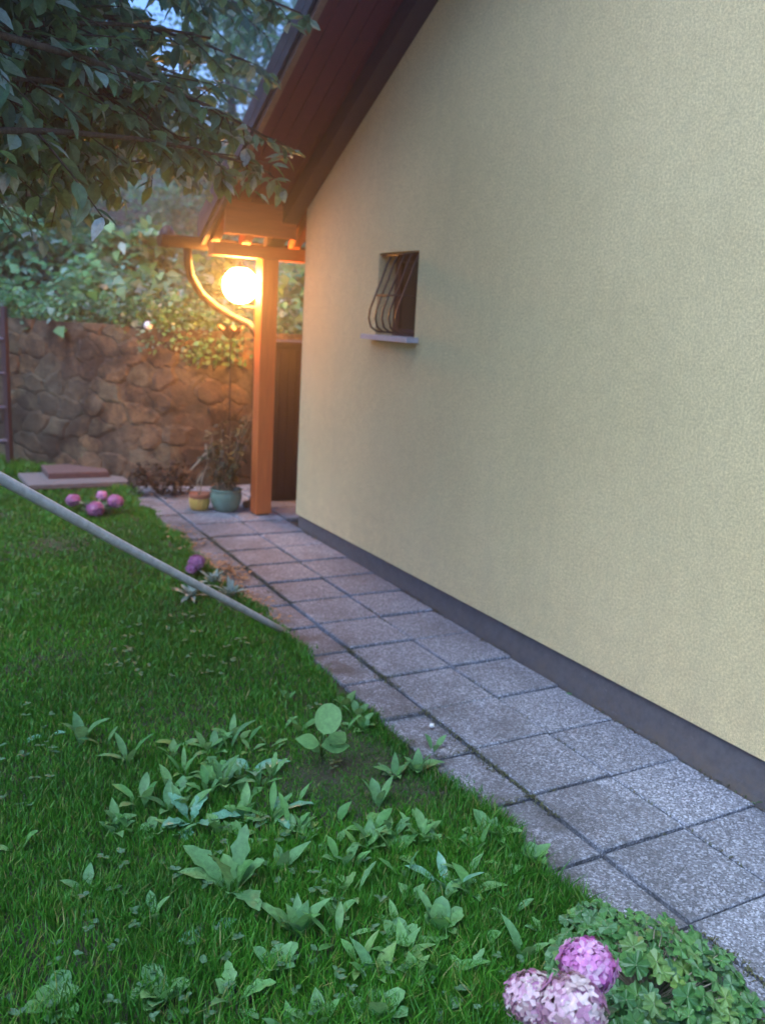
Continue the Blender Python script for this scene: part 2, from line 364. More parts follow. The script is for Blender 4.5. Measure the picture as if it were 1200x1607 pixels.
# ------------------------------------------------------------------ house
WX = 2.955; K = .578
def ru(y): return 2.77+K*(6.71-y)      # underside of soffit
house = empty('house', (WX, 6.7, .13), 'yellow plastered house gable with dark red eaves beside the slab path', 'house')
def house_build():
    YR = 1.6; ZR = ru(YR)-.0; yb = 2*YR-6.7; T = .3
    OY0, OY1, OZ0, OZ1 = 4.955, 5.475, 1.762, 2.30
    # gable front sheet (facing -x) with window opening, built as a strip of columns
    m = MB(); ys = sorted({yb, -1.0, YR, 3.3, OY0, OY1, 6.7}); zb = .245
    def top(y): return ru(y) if y >= YR else ru(2*YR-y)
    for a, b in zip(ys[:-1], ys[1:]):
        if a == OY0:
            m.add([(WX,a,zb),(WX,b,zb),(WX,b,OZ0),(WX,a,OZ0)], [(3,2,1,0)]); m.add([(WX,a,OZ1),(WX,b,OZ1),(WX,b,top(b)),(WX,a,top(a))], [(3,2,1,0)])
        else: m.add([(WX,a,zb),(WX,b,zb),(WX,b,top(b)),(WX,a,top(a))], [(3,2,1,0)])
    D = WX+.17   # reveals
    m.add([(WX,OY0,OZ0),(D,OY0,OZ0),(D,OY0,OZ1),(WX,OY0,OZ1)], [(0,1,2,3)]); m.add([(WX,OY1,OZ0),(D,OY1,OZ0),(D,OY1,OZ1),(WX,OY1,OZ1)], [(3,2,1,0)])
    m.add([(WX,OY0,OZ1),(D,OY0,OZ1),(D,OY1,OZ1),(WX,OY1,OZ1)], [(0,1,2,3)]); m.add([(WX,OY0,OZ0),(D,OY0,OZ0),(D,OY1,OZ0),(WX,OY1,OZ0)], [(3,2,1,0)])
    # far long side, near long side, underside lip of the render
    XE = 12.
    m.add([(WX,6.7,zb),(XE,6.7,zb),(XE,6.7,top(6.7)),(WX,6.7,top(6.7))], [(3,2,1,0)]); m.add([(WX,yb,zb),(XE,yb,zb),(XE,yb,top(yb)),(WX,yb,top(yb))], [(0,1,2,3)])
    m.add([(WX,yb,zb),(WX+.05,yb,zb),(WX+.05,6.68,zb),(WX,6.7,zb)], [(3,2,1,0)])
    m.add([(XE,yb,zb),(XE,6.7,zb),(XE,6.7,top(6.7)),(XE,YR,top(YR)),(XE,yb,top(yb))], [(0,1,2,3,4)])
    part(m, 'wall', P, house)
    m = MB(); m.box((WX+.018, yb+.02, -.15), (XE-.02, 6.68, .30)); m2 = MB(); m2.box((WX+.018, yb+.02, -.15), (XE-.02, 6.682, .2449)); part(m2, 'plinth', PL, house)
    # roof
    XV = 2.31
    roof = MB(); ye = 7.30
    def slope(mb, xa, xb, za, zb_, ya=YR, yb_=ye, sgn=1):
        def q(y, dz): return ru(y)+dz
        Y = [ya, yb_]; vs = []
        for y in Y:
            yy = y if sgn > 0 else 2*YR-y
            for x in (xa, xb):
                for dz in (za, zb_): vs.append((x, yy, q(y, dz)))
        # idx: y0:(xa,za)0,(xa,zb)1,(xb,za)2,(xb,zb)3 ; y1: 4..7
        fs = [(0,1,3,2),(4,6,7,5),(0,4,5,1),(2,3,7,6),(1,5,7,3),(0,2,6,4)]
        if sgn < 0: fs = [tuple(reversed(f)) for f in fs]
        mb.add(vs, fs)
    for s in (1, -1):
        slope(roof, XV-.03, XE+.4, .075, .16, YR, ye+.04, s)
    part(roof, 'roof', TILE, house)
    # soffit boards running parallel to the wall
    sf = MB(); x = XV+.045
    while x < WX-.02:
        slope(sf, x, min(x+.106, 2.9549), .05+.0, .07, YR, ye, 1); slope(sf, x, min(x+.106, 2.9549), .05, .07, YR, ye, -1); x += .112
    part(sf, 'soffit', SOFF, house)
    sf = MB(); slope(sf, WX+.01, XE+.38, .052, .071, 6.72, ye, 1); part(sf, 'eave_boarding', SOFF, house)
    for s in (1, -1):
        b = MB(); slope(b, 2.83, 2.953, -.10, .045, YR, 7.28, s); part(b, 'rafter', DARKW, house)
        b = MB(); slope(b, XV, XV+.04, -.035, .072, YR, ye+.02, s); part(b, 'bargeboard', LIGHTW, house)
        b = MB(); slope(b, XV-.028, XV-.003, -.0, .19, YR, ye+.03, s); part(b, 'verge_flashing', TILE, house)
    pb = MB(); pb.box((2.34, 7.10, 2.30), (5.6, 7.235, 2.40), bev=.004); part(pb, 'eave_beam', ORWX, house)
    b = MB(); b.box((XV+.045, 6.88, 2.455), (WX-.004, 6.91, 2.70), bev=.003); part(b, 'closing_board', ORWX, house)
    for xx in (2.40, 2.66, 3.10, 3.7, 4.4):
        b = MB(); slope(b, xx-.035, xx+.035, -.055, .048, 6.93, 7.33, 1); part(b, 'rafter', ORWX, house)
    b = MB(); b.box((2.755, 7.10, .165), (2.895, 7.235, 2.299), bev=.005); part(b, 'porch_post', ORW, house)
    b = MB(); b.box((2.77, 7.115, .10), (2.88, 7.22, .164)); part(b, 'post_foot', METAL, house)
    # gutter
    g = MB(); n = 12; R_ = .088; prof = [(R_*math.cos(math.pi+math.pi*k/n), R_*math.sin(math.pi+math.pi*k/n)) for k in range(n+1)]
    gy, gzz = 7.40, 2.43
    for r in (R_, R_-.006):
        pass
    vs = []; X0, X1 = 1.99, 12.3
    for x in (X0, X1):
        for (a, b_) in prof: vs.append((x, gy+a, gzz+b_))
        for (a, b_) in reversed(prof): vs.append((x, gy+a*.9, gzz+b_*.9+.0))
    k = 2*(n+1); fs = [(i, (i+1) % k, k+(i+1) % k, k+i) for i in range(k)]; g.add(vs, fs)
    g.add([(X0-.002, gy+a, gzz+b_) for a, b_ in prof], [tuple(range(n+1))]); g.tube([(X0, gy-R_, gzz), (X1, gy-R_, gzz)], .010, 6)
    part(g, 'gutter', BROWNM, house)
    e = MB()
    e.blob((2.05, 7.40, 2.425), .088, 4, (14, 9), .08, (.75, 1.0, 1.0)); part(e, 'eave_end_cap', BROWNM, house, True)
    d = MB(); d.tube([(2.22, gy, gzz-.06), (2.225, gy+.01, 2.26), (2.26, gy+.05, 2.14), (2.38, gy+.14, 2.0), (2.54, gy+.22, 1.90), (2.70, gy+.22, 1.82), (2.80, gy+.06, 1.76), (2.82, 7.30, 1.66)], .036, 12)
    part(d, 'swan_neck', BROWNM, house, True)
    d = MB(); d.tube([(2.82, 7.30, 1.68), (2.82, 7.30, .30), (2.80, 7.32, .22), (2.76, 7.38, .19)], .034, 12); part(d, 'downpipe', PIPE, house, True)
    # window
    w = MB(); wx = WX+.13
    for (a, b_) in (((wx, OY0, OZ0), (wx+.04, OY0+.05, OZ1)), ((wx, OY1-.05, OZ0), (wx+.04, OY1, OZ1)), ((wx, OY0+.05, OZ0), (wx+.04, OY1-.05, OZ0+.05)), ((wx, OY0+.05, OZ1-.05), (wx+.04, OY1-.05, OZ1))): w.box(a, b_)
    fr = part(w, 'window', FRAME, house)
    w = MB(); w.box((wx+.02, OY0+.05, OZ0+.05), (wx+.03, OY1-.05, OZ1-.05)); part(w, 'pane', GLASS, fr)
    w = MB(); w.box((WX-.085, OY0-.055, OZ0-.03), (WX+.13, OY1+.055, OZ0+.003), bev=.004); part(w, 'window_sill', SILL, house)
    gr = MB(); prof = [(0.02, 2.285), (-.01, 2.22), (-.045, 2.12), (-.085, 2.02), (-.118, 1.93), (-.125, 1.87), (-.105, 1.815), (-.065, 1.79), (-.02, 1.785), (.02, 1.785)]
    YG = OY1-.13
    for kk in range(5):
        y = OY0+.03+kk*(YG-OY0-.03)/4; gr.tube([(WX+a, y, z) for a, z in prof], .0065, 6)
    xr = WX-.083
    gr.tube([(WX+.02, OY0+.03, 2.02), (xr, OY0+.03, 2.02), (xr, YG, 2.02), (WX+.02, YG, 2.02)], .006, 6)
    gr.tube([(WX+.02, OY0+.01, 2.285), (WX+.02, OY1-.01, 2.285)], .007, 6); gr.tube([(WX+.02, OY0+.01, 1.785), (WX+.02, OY1-.01, 1.785)], .007, 6)
    part(gr, 'window_grille', METAL, house, True)
house_build()

# lamp on the post
LC = EYE+ray(377, 448)*(7.46/ray(377, 448).y)
lm, ln, lb, lo = newmat('lit_globe'); em = ln.nodes.new('ShaderNodeEmission'); em.inputs[0].default_value = (1, .40, .085, 1); em.inputs[1].default_value = 6.0; ln.links.new(em.outputs[0], lo.inputs[0])
lamp = empty('wall_lamp', (2.83, 7.25, 2.05), 'lit globe lamp glowing warm yellow on a bracket beside the porch post', 'lamp')
m = MB(); m.lathe(LC, [(.001, -.15)]+[(.15*math.sin(math.pi*k/14), -.15*math.cos(math.pi*k/14)) for k in range(1, 14)]+[(.001, .15)], 24); part(m, 'globe', lm, lamp, True)
m = MB(); m.lathe(LC+Vector((0,0,.147)), [(.05, -.006), (.052, .012), (.03, .02), (.012, .024), (.012, .05), (.001, .052)], 18); part(m, 'cap', METAL, lamp, True)
m = MB(); m.box((2.80, 7.237, LC.z-.20), (2.87, 7.252, LC.z-.06)); part(m, 'wall_plate', METAL, lamp)
m = MB(); m.tube([(2.83, 7.25, LC.z-.13), (2.80, 7.34, LC.z-.18), (LC.x+.03, 7.44, LC.z-.18), (LC.x, 7.46, LC.z-.12)], .012, 8); m.lathe((LC.x, 7.46, LC.z-.14), [(.05, 0), (.055, .02), (.05, .035)], 16); part(m, 'bracket', METAL, lamp, True)

# ------------------------------------------------------------------ objects by the wall
def rose_ornament():
    b = Vector((2.585, 7.36, 0)); r = empty('garden_stake', (b.x, b.y, .30), 'thin iron stake carrying a rusty open flower shape, standing in the green pot', 'garden ornament')
    RUST = simple('rusty_iron', (.16,.06,.04), (.30,.12,.07), 60, .8, .3, .001)
    m = MB(); m.tube([(b.x, b.y, .30), (b.x+.01, b.y, .9), (b.x, b.y, 1.66)], .006, 6); part(m, 'stem', METAL, r)
    m = MB()
    for k in range(6):
        a = k*math.pi/3; m.leaf((b.x, b.y, 1.64), (math.cos(a)*.55, math.sin(a)*.55, .8), (math.cos(a), math.sin(a), 0), .17, .11, -.5, .3, 'oval', 6)
    part(m, 'flower', RUST, r)
rose_ornament()
YG = simple('yellow_glaze', (.42,.27,.06), (.58,.40,.10), 12, .35, .1); GG = simple('green_glaze', (.10,.19,.155), (.17,.29,.23), 9, .25, .1)
TER = simple('terracotta', (.28,.09,.045), (.38,.13,.07), 20, .8, .2)
SOILP = simple('pot_soil', (.02,.014,.01), (.05,.035,.025), 60, .95, .9, .02)
DK = leafmat('dark_leaf', [(.02,.04,.02), (.045,.075,.03), (.08,.07,.04), (.03,.05,.03)], .5, .2)
STALK = simple('pale_dry_stalk', (.28,.24,.17), (.42,.37,.28), 30, .8, .2)
def pot1():
    c = at(313, 801); c.z = .153; r = empty('flower_pot', c, 'small ribbed yellow pot with a terracotta rim and bare bent stalks', 'flower pot')
    m = MB(); n = 48; prof = [(.062, 0), (.078, .02), (.088, .06), (.088, .10), (.082, .115)]; vs = []; fs = []
    for rr, z in prof:
        for k in range(n):
            a = 2*math.pi*k/n; q = rr*(1+.03*math.cos(12*a)); vs.append(c+Vector((q*math.cos(a), q*math.sin(a), z)))
    fs = [(i*n+k, i*n+(k+1) % n, (i+1)*n+(k+1) % n, (i+1)*n+k) for i in range(len(prof)-1) for k in range(n)]; fs.append(tuple(range(n-1, -1, -1)))
    m.add(vs, fs); part(m, 'pot_body', YG, r, True)
    m = MB(); m.lathe(c, [(.083, .108), (.088, .113), (.09, .15), (.084, .152), (.078, .14), (.07, .132), (.001, .130)], 32); part(m, 'rim', TER, r, True)
    m = MB(); m.tube([c+Vector((0,0,.12)), c+Vector((.02,0,.28)), c+Vector((.075,.01,.42)), c+Vector((.05,.01,.58))], .006, 6)
    m.tube([c+Vector((.05,.01,.50)), c+Vector((-.0,.01,.44)), c+Vector((-.08,-.01,.36))], .007, 6); m.tube([c+Vector((-.01,0,.12)), c+Vector((-.02,.01,.25)), c+Vector((.03,.02,.33))], .004, 6)
    part(m, 'stalks', STALK, r, True)
pot1()
def pot2():
    c = Vector((2.575, 7.36, .152)); r = empty('flower_pot', c, 'wide round green glazed bowl pot holding a dark straggly plant', 'flower pot')
    m = MB(); m.lathe(c, [(.085, 0), (.10, .012), (.128, .07), (.138, .12), (.137, .155), (.128, .175), (.138, .185), (.142, .195), (.134, .2), (.122, .185), (.118, .165), (.001, .160)], 40); part(m, 'pot_body', GG, r, True)
    m = MB(); m.lathe(c, [(.117, .166), (.001, .172)], 24); part(m, 'soil', SOILP, r)
    m = MB(); R0 = random.Random(5); lf = MB()
    for k in range(20):
        a = R0.random()*6.28; q = R0.uniform(.01, .08); b = c+Vector((q*math.cos(a), q*math.sin(a), .165)); h = R0.uniform(.25, .72); lean = Vector((math.cos(a)*.13+.05, math.sin(a)*.10, 0))
        pts = [b, b+Vector((0,0,h*.35))+lean*.3, b+Vector((0,0,h*.7))+lean*.7, b+Vector((0,0,h))+lean*R0.uniform(1, 1.6)]; m.tube(pts, [.005, .004, .003, .002], 5)
        for j in range(24):
            t = R0.uniform(.15, 1); i = min(2, int(t*3)); p = pts[i].lerp(pts[i+1], t*3-i); aa = R0.random()*6.28
            lf.leaf(p, (math.cos(aa), math.sin(aa), R0.uniform(-.5, .6)), (0,0,1), R0.uniform(.06, .12), R0.uniform(.02, .045), R0.uniform(0, 1.2), .3, 'lance', 4)
    part(m, 'stems', STALK, r); part(lf, 'leaves', DK, r)
pot2()
def cabinet():  # near-black box added to stand for the dark between post and house
    r = empty('dark_gap_cabinet', (3.35, 7.9, .15), 'dark wooden cabinet added to darken the gap between the porch post and the stone wall', 'cabinet')
    m = MB(); DKW = mat_wood('gap_shade_wood', (.014,.008,.012), (.026,.014,.02)); m.box((3.06, 7.62, .16), (3.72, 8.05, 1.60)); part(m, 'body', DKW, r)
    for k in range(2):
        m = MB(); x = 3.07+k*.325
        for j in range(4): m.box((x+j*.079, 7.60, .21), (x+j*.079+.074, 7.6195, 1.56), bev=.002)
        d = part(m, 'door', DKW, r); m = MB(); xx = x+(.29 if k == 0 else .02); m.tube([(xx, 7.60, .85), (xx, 7.57, .86), (xx, 7.57, .96), (xx, 7.60, .97)], .006, 6); part(m, 'handle', METAL, d)
    m = MB(); m.box((3.035, 7.585, 1.601), (3.745, 8.07, 1.63), bev=.004); part(m, 'top', DKW, r)
cabinet()
def ladder():
    c = Vector((.98, 9.58, gz(0, 9.6))); r = empty('ladder', c, 'dark wooden ladder with bluish metal rungs leaning against the stone wall', 'ladder')
    GR = simple('bluish_rung', (.06,.065,.10), (.11,.115,.17), 30, .5, .1)
    top = Vector((0, .12, 1.60))
    for sx in (-.36, 0):
        m = MB(); a = c+Vector((sx+.09, 0, 0)); m.tube([a, a+top], .035, 4); part(m, 'rail', DARKW, r)
    for k in range(4):
        t = (.28+.34*k)/1.62; a = c+Vector((.09, 0, 0))+top*t; m = MB(); m.tube([a, a+Vector((-.36, 0, 0))], .02, 8); part(m, 'rung', GR, r)
ladder()
def slabs():
    CON = simple('worn_concrete', (.11,.10,.105), (.19,.17,.175), 25, .85, .5, .006)
    m = MB(); m.box((1.10, 8.55, .17), (2.02, 9.20, .215), Matrix.Rotation(.02, 3, 'Z'), bev=.006)
    tag(m.build('paving_slab', CON, loc=(1.6, 8.9, .17)), 'wide flat concrete slab lying on the grass below the stone wall', 'paving slab')
    m = MB(); m.box((1.32, 8.80, .217), (1.88, 9.28, .275), Matrix.Rotation(.0, 3, 'Z'), bev=.006)
    tag(m.build('paving_slab', simple('dark_edged_concrete', (.085,.05,.05), (.15,.095,.095), 25, .85, .5, .006), loc=(1.68, 9.1, .217)), 'thicker dark-edged slab laid on top of the wide flat slab', 'paving slab')
slabs()
def spot():
    c = deep(234, 512, 8.0); c = Vector((2.10, 8.62, 1.735))
    k = (c.y)/ray(233, 511).y; c = EYE+ray(233, 511)*k; r = empty('garden_spotlight', (c.x, c.y+.05, 1.66), 'small dark spotlight with a white lens standing on top of the stone wall', 'spotlight')
    m = MB(); m.tube([(c.x+.05, c.y+.10, c.z), (c.x+.01, c.y+.02, c.z), (c.x, c.y, c.z)], [.03, .045, .052], 14); part(m, 'housing', METAL, r, True)
    m = MB(); m.lathe(c+Vector((-.003,-.006,0)), [(.001, -.042)]+[(.042*math.sin(math.pi*q/8), -.042*math.cos(math.pi*q/8)) for q in range(1, 8)]+[(.001, .042)], 14); part(m, 'lens', simple('white_lens', (.85,.85,.88), (.92,.92,.93), 5, .15, 0), r, True)
    m = MB(); m.tube([(c.x+.03, c.y+.06, 1.655), (c.x+.03, c.y+.06, c.z)], .012, 8); part(m, 'foot', METAL, r)
spot()

# ------------------------------------------------------------------ foliage
def leafcloud(name, mat, parent, centers, radii, n, size, seed, flat=.7, squash=(1,1,1)):
    """many folded leaves spread through a set of lobes (numpy)"""
    g = np.random.default_rng(seed); centers = np.array(centers, float); radii = np.array(radii, float)
    w = radii**2; idx = g.choice(len(centers), n, p=w/w.sum()); d = g.normal(size=(n, 3)); d /= np.linalg.norm(d, axis=1)[:, None]
    r = radii[idx]*(.25+.8*g.random(n)**.45); p = centers[idx]+d*r[:, None]*np.array(squash)
    nr = d*(1-flat)+g.normal(size=(n, 3))*.45+np.array([0, 0, flat]); nr /= np.linalg.norm(nr, axis=1)[:, None]
    t = np.cross(nr, g.normal(size=(n, 3))); t /= np.linalg.norm(t, axis=1)[:, None]; s = np.cross(nr, t)
    L = size*(.55+.9*g.random(n)); Wd = L*(.5+.25*g.random(n)); L = L[:, None]; Wd = Wd[:, None]
    v = np.stack([p, p+t*L*.4-s*Wd*.5+nr*L*.1, p+t*L*.5, p+t*L*.4+s*Wd*.5+nr*L*.1, p+t*L-nr*L*.15], 1)
    off = np.zeros(3)
    q = parent
    while q: off += np.array(q.location); q = q.parent
    v = v-off; base = (np.arange(n)*5)[:, None]
    lo = (base+np.array([[0, 1, 4, 2, 0, 2, 4, 3]])); loops = lo.ravel(); me = quads_mesh(name, v.reshape(-1, 3), np.full(2*n, 4), loops)
    return mkobj(name, me, mat, parent)
G_TREE = [leafmat('tree_leaf_dark', [(.06,.14,.06), (.10,.20,.08), (.15,.27,.09), (.08,.17,.09)], .4, .3),
          leafmat('tree_leaf_light', [(.12,.25,.09), (.18,.32,.12), (.24,.38,.15), (.13,.23,.12)], .4, .4)]
def tree(x, y, h, r, n, mi, label, seed, size=.11, trunk=.12):
    z = hz(x, y); root = empty('tree', (x, y, z-.05), label, 'tree', 'trees on the bank behind the garden'); R0 = random.Random(seed)
    m = MB(); top = Vector((x+R0.uniform(-.3,.3), y, z+h*.75)); m.tube([(x, y, z-.05), (x+.05, y, z+h*.3), top], [trunk, trunk*.75, trunk*.3], 10); cs = []; rs = []
    for k in range(17):
        a = R0.random()*6.28; hh = R0.uniform(.12, .95); q = r*(1-abs(hh-.45)*.9)*R0.uniform(.35, 1); c = Vector((x+q*math.cos(a), y+q*math.sin(a), z+h*hh)); cs.append(c); rs.append(r*R0.uniform(.28, .5))
        if k < 11: b = Vector((x, y, z+h*max(.15, hh-.2))); m.tube([b, b.lerp(c, .5)+Vector((0,0,.15)), c], [trunk*.4, trunk*.25, .015], 6)
    part(m, 'trunk', BARK, root, True); leafcloud('crown', G_TREE[mi], root, cs, rs, n, size, seed)
tree(-2.4, 15.5, 7.5, 2.6, 9000, 0, 'dark broad tree at the far left of the bank, behind the leafy bushes', 11)
tree(.6, 14.2, 6.2, 2.0, 9000, 0, 'dark green tree in the middle of the bank above the ladder', 12)
tree(2.6, 16.5, 7.6, 2.1, 11000, 1, 'paler green tree on the bank behind the left side of the porch', 13)
tree(6.1, 17.5, 6.3, 2.1, 10000, 1, 'low light green tree behind the porch roof', 14)
tree(7.2, 15.5, 4.6, 2.1, 6000, 0, 'dark bushy tree behind the porch post and house corner', 15)
tree(1.9, 13.2, 5.2, 1.5, 8000, 1, 'light green tree between the dark middle tree and the porch roof', 18, .10)
tree(-1.0, 13.6, 4.8, 1.7, 8000, 0, 'bushy tree above the left end of the stone wall', 19, .11)
tree(-6.2, 15.5, 7.5, 2.6, 4500, 0, 'dark tree beyond the left edge of the bank', 16)
tree(-.6, 19.5, 9.5, 3.0, 9000, 0, 'tall dark tree at the back of the bank', 17, .15)
G_BUSH = leafmat('bush_leaf', [(.07,.22,.09), (.11,.32,.11), (.16,.37,.10), (.15,.34,.22), (.08,.22,.10), (.34,.50,.46)], .4, .35)
BUSHES = [(-1.6, 12.4, .9, .8, 'rounded leafy bush on the bank, leftmost above the stone wall'), (.1, 11.9, .85, .75, 'bright leafy bush on the bank just right of the ladder'),
          (1.2, 11.8, .95, .75, 'bushy green plant on the bank above the dark-edged slab'), (1.9, 12.3, 1.0, .7, 'tall leafy bush on the bank left of the gutter end'),
          (2.5, 10.1, .8, .6, 'leafy bush on the bank under the end of the gutter'), (3.2, 9.6, .75, .65, 'lamplit bush on the bank behind the glowing lamp'), (4.4, 9.9, .85, .8, 'green bush seen between the porch post and the house wall'),
          (5.7, 10.2, .9, .9, 'leafy bush on the bank behind the house')]
for i, (x, y, h, r, lab) in enumerate(BUSHES):
    z = hz(x, y); root = empty('bush', (x, y, z-.03), lab, 'bush', 'leafy bushes on top of the retaining wall'); R0 = random.Random(40+i)
    m = MB()
    cs = []; rs = []
    for k in range(9):
        a = R0.random()*6.28; q = r*R0.uniform(.1, .85); c = Vector((x+q*math.cos(a), y+q*math.sin(a)*.8, z+h*R0.uniform(.15, .85))); cs.append(c); rs.append(r*R0.uniform(.3, .45))
        m.tube([(x, y, z-.03), Vector((x, y, z)).lerp(c, .5)+Vector((0,0,.05)), c], [.015, .01, .004], 5)
    part(m, 'stems', BARK, root); leafcloud('leaves', G_BUSH, root, cs, rs, 1500, .13, 60+i)
def brown_bush():
    c = Vector((2.22, 8.16, .14)); r = empty('dry_shrub', c, 'low dry brown shrub at the foot of the stone wall, left of the yellow pot', 'shrub'); m = MB(); R0 = random.Random(2); cs = []; rs = []
    for k in range(16):
        a = R0.random()*6.28; p = c+Vector((.22*math.cos(a)*R0.random()**.5, .16*math.sin(a), R0.uniform(.05, .32))); m.tube([c, c.lerp(p, .5)+Vector((0,0,.04)), p], [.007, .005, .002], 4); cs.append(p); rs.append(R0.uniform(.06, .13))
    part(m, 'twigs', BARK, r); leafcloud('leaves', leafmat('brown_leaf', [(.025,.015,.012), (.05,.03,.02), (.035,.03,.02), (.06,.04,.025)], .8, .2), r, cs, rs, 500, .05, 5)
brown_bush()
def light_screen():  # leafy mass out of view, added to block low skylight from the left
    root = empty('light_screen', (-6, 2, -.1), 'unseen leafy hedge closing the lawn far to the left', 'light_screen'); m = MB(); g = np.random.default_rng(8); cs = []; rs = []
    for k in range(120):
        y = g.uniform(-7, 10.5); x = -5.8-.06*y+g.uniform(-.5, .5); h = g.uniform(.3, 4.6); cs.append((x, y, h)); rs.append(g.uniform(.6, .9))
    for k in range(16): y = -6.5+k; m.tube([(-5.9-.06*y, y, -.1), (-5.8-.06*y, y+.1, 1.8), (-5.9-.06*y, y, 3.2)], [.08, .06, .03], 8)
    part(m, 'stems', BARK, root); leafcloud('leaves', G_TREE[0], root, cs, rs, 26000, .22, 8)
light_screen()
# low ground cover along the wall top
def cover():
    g = np.random.default_rng(5); cs = []
    for k in range(170):
        t = g.random(); pts = wall_pts()[1:9]; s = g.random()*7; i = int(s); a, b = pts[i], pts[i+1]; u = s-i
        cs.append((a[0]+(b[0]-a[0])*u+g.uniform(-.05,.1), a[1]+(b[1]-a[1])*u+.22+g.uniform(-.1, .35), 1.70+g.uniform(-.02, .16)))
    o = leafcloud('ground_cover', G_BUSH, None, cs, [.17]*len(cs), 9000, .055, 77); cs2 = []
    for k in range(40): t = g.random(); cs2.append((2.2+.85*t, float(np.interp(2.2+.85*t, [1.7, 2.05, 2.4, 2.75, 3.3], [9.17, 8.78, 8.48, 8.38, 8.40]))-.06, g.uniform(1.38, 1.72)))
    o2 = leafcloud('trailing_plant', G_BUSH, None, cs2, [.09]*len(cs2), 520, .05, 79, squash=(1.6, .6, 1.3)); tag(o2, 'lamplit trailing plants hanging over the stone wall behind the lamp', 'trailing plants', kind='stuff')
    tag(o, 'low trailing greenery spilling over the top of the stone wall', 'ground cover', kind='stuff')
    cs = []
    for k in range(700):
        x = g.uniform(-5, 9); y = wall_y(x)+.4+18*g.random()**1.6; cs.append((x, y, hz(x, y)+.15))
    o = leafcloud('undergrowth', G_BUSH, None, cs, [.42]*len(cs), 34000, .13, 78); tag(o, 'dense green undergrowth covering the rising bank', 'undergrowth', kind='stuff')
cover()
# overhanging foreground tree
def near_tree():
    T = Vector((-.66, 2.25, 0)); root = empty('overhanging_tree', (T.x, T.y, gz(0, 2.2)-.03), 'broad-leaved tree whose branches hang over the lawn at upper left', 'tree')
    R0 = random.Random(21); m = MB(); tops = T+Vector((-.05, .1, 2.5))
    m.tube([(T.x, T.y, 0), (T.x+.01, T.y, .8), (T.x-.03, T.y+.04, 1.7), tops], [.12, .10, .09, .07], 12)
    part(m, 'trunk', BARK, root, True)
    tips = [(60, -60, 3.4), (150, 60, 3.6), (240, 140, 4.0), (330, 60, 4.3), (430, -60, 4.4), (455, 240, 4.9), (425, 272, 4.8), (330, 255, 4.6), (200, 255, 4.2), (80, 240, 3.8), (-20, 160, 3.4), (-40, 270, 3.6),
            (270, 220, 4.4), (130, 180, 4.0), (370, 190, 4.7), (20, 60, 4.2), (470, 20, 4.9), (220, 20, 4.6), (320, 130, 5.2), (100, -20, 4.8), (385, 95, 5.3), (345, -10, 4.9), (285, 170, 5.4), (395, 20, 5.6), (20, 300, 5.0), (110, 250, 5.3), (230, 190, 5.5), (60, 120, 4.5), (180, 230, 5.0), (270, 245, 5.0), (40, 220, 4.6), (140, 275, 4.4), (230, 90, 5.0), (-60, 60, 4.4), (300, -120, 4.0), (120, -260, 3.6), (420, -300, 4.2), (640, -420, 4.0), (260, -420, 3.4), (-80, -200, 3.2)]  # tips far above the view are added to keep skylight off the wall
    lf = MB()
    for ti, (px, py, d) in enumerate(tips):
        E = deep(px, py, d); a = tops+Vector((0, 0, R0.uniform(-.5, .1))); mid = a.lerp(E, .5)+Vector((R0.uniform(-.1,.1), R0.uniform(-.1,.1), .30)); pts = []
        for k in range(9):
            t = k/8; pts.append(a.lerp(mid, t).lerp(mid.lerp(E, t), t))
        b = MB(); b.tube(pts, [.015*(1-k/9.5)+.003 for k in range(9)], 6)
        nt_ = 26 if ti not in (4, 5, 6, 16) else 13
        for j in range(nt_):
            t = R0.uniform(.34, 1); s = t*8; i = min(7, int(s)); p = pts[i].lerp(pts[i+1], s-i); dr = (pts[i+1]-pts[i]).normalized()+Vector((R0.uniform(-1,1), R0.uniform(-1,1), R0.uniform(-.8,.4)))*.9
            dr.normalize(); Lt = R0.uniform(.12, .36)*(1.15-t*.6) if px > 400 else R0.uniform(.15, .45); q = p+dr*Lt+Vector((0,0,-.05)); b.tube([p, p.lerp(q, .5)+Vector((0,0,.01)), q], [.005, .003, .002], 4)
            for n_ in range(9):
                u = R0.uniform(.15, 1.0); w = p.lerp(q, u); dd = dr*.4+Vector((R0.uniform(-1,1), R0.uniform(-1,1), R0.uniform(-.9,.15)))
                lf.leaf(w, dd, Vector((R0.uniform(-.6,.6), R0.uniform(-.6,.6), 1)), R0.uniform(.055, .12), R0.uniform(.035, .065), R0.uniform(.1, .8), .25, 'oval', 4)
        part(b, 'branch', BARK, root, True)
    part(lf, 'leaves', leafmat('broad_leaf', [(.07,.17,.11), (.12,.26,.15), (.18,.34,.14), (.13,.25,.20), (.20,.36,.18), (.45,.60,.62)], .55, .5, .5), root)
near_tree()
def shade_canopy():  # unseen crown added overhead to shade the upper and left house wall
    root = bpy.data.objects['overhanging_tree']; g = np.random.default_rng(12); cs = []; rs = []
    for k in range(60):
        x = g.uniform(-.9, 1.75); y = g.uniform(3.1, 7.8); d = math.hypot(x, y); z = max(3.7, 1.85+.40*d+.65)+g.uniform(0, 1.3); cs.append((x, y, z)); rs.append(g.uniform(.35, .6))
    m = MB(); a = Vector((-.71, 2.35, 2.5))
    m.tube([a, (-.6, 2.6, 3.6), (-.4, 3.0, 4.8)], [.07, .055, .02], 8)
    for k in range(14): c = Vector(cs[k*4]); b = a.lerp(Vector((-.5, 2.8, 4.2)), g.random()); m.tube([b, b.lerp(c, .5)+Vector((0,0,.1)), c], [.025, .018, .005], 6)
    part(m, 'shade_crown_limbs', BARK, root, True); leafcloud('shade_crown', G_TREE[0], root, cs, rs, 9000, .11, 13)
shade_canopy()
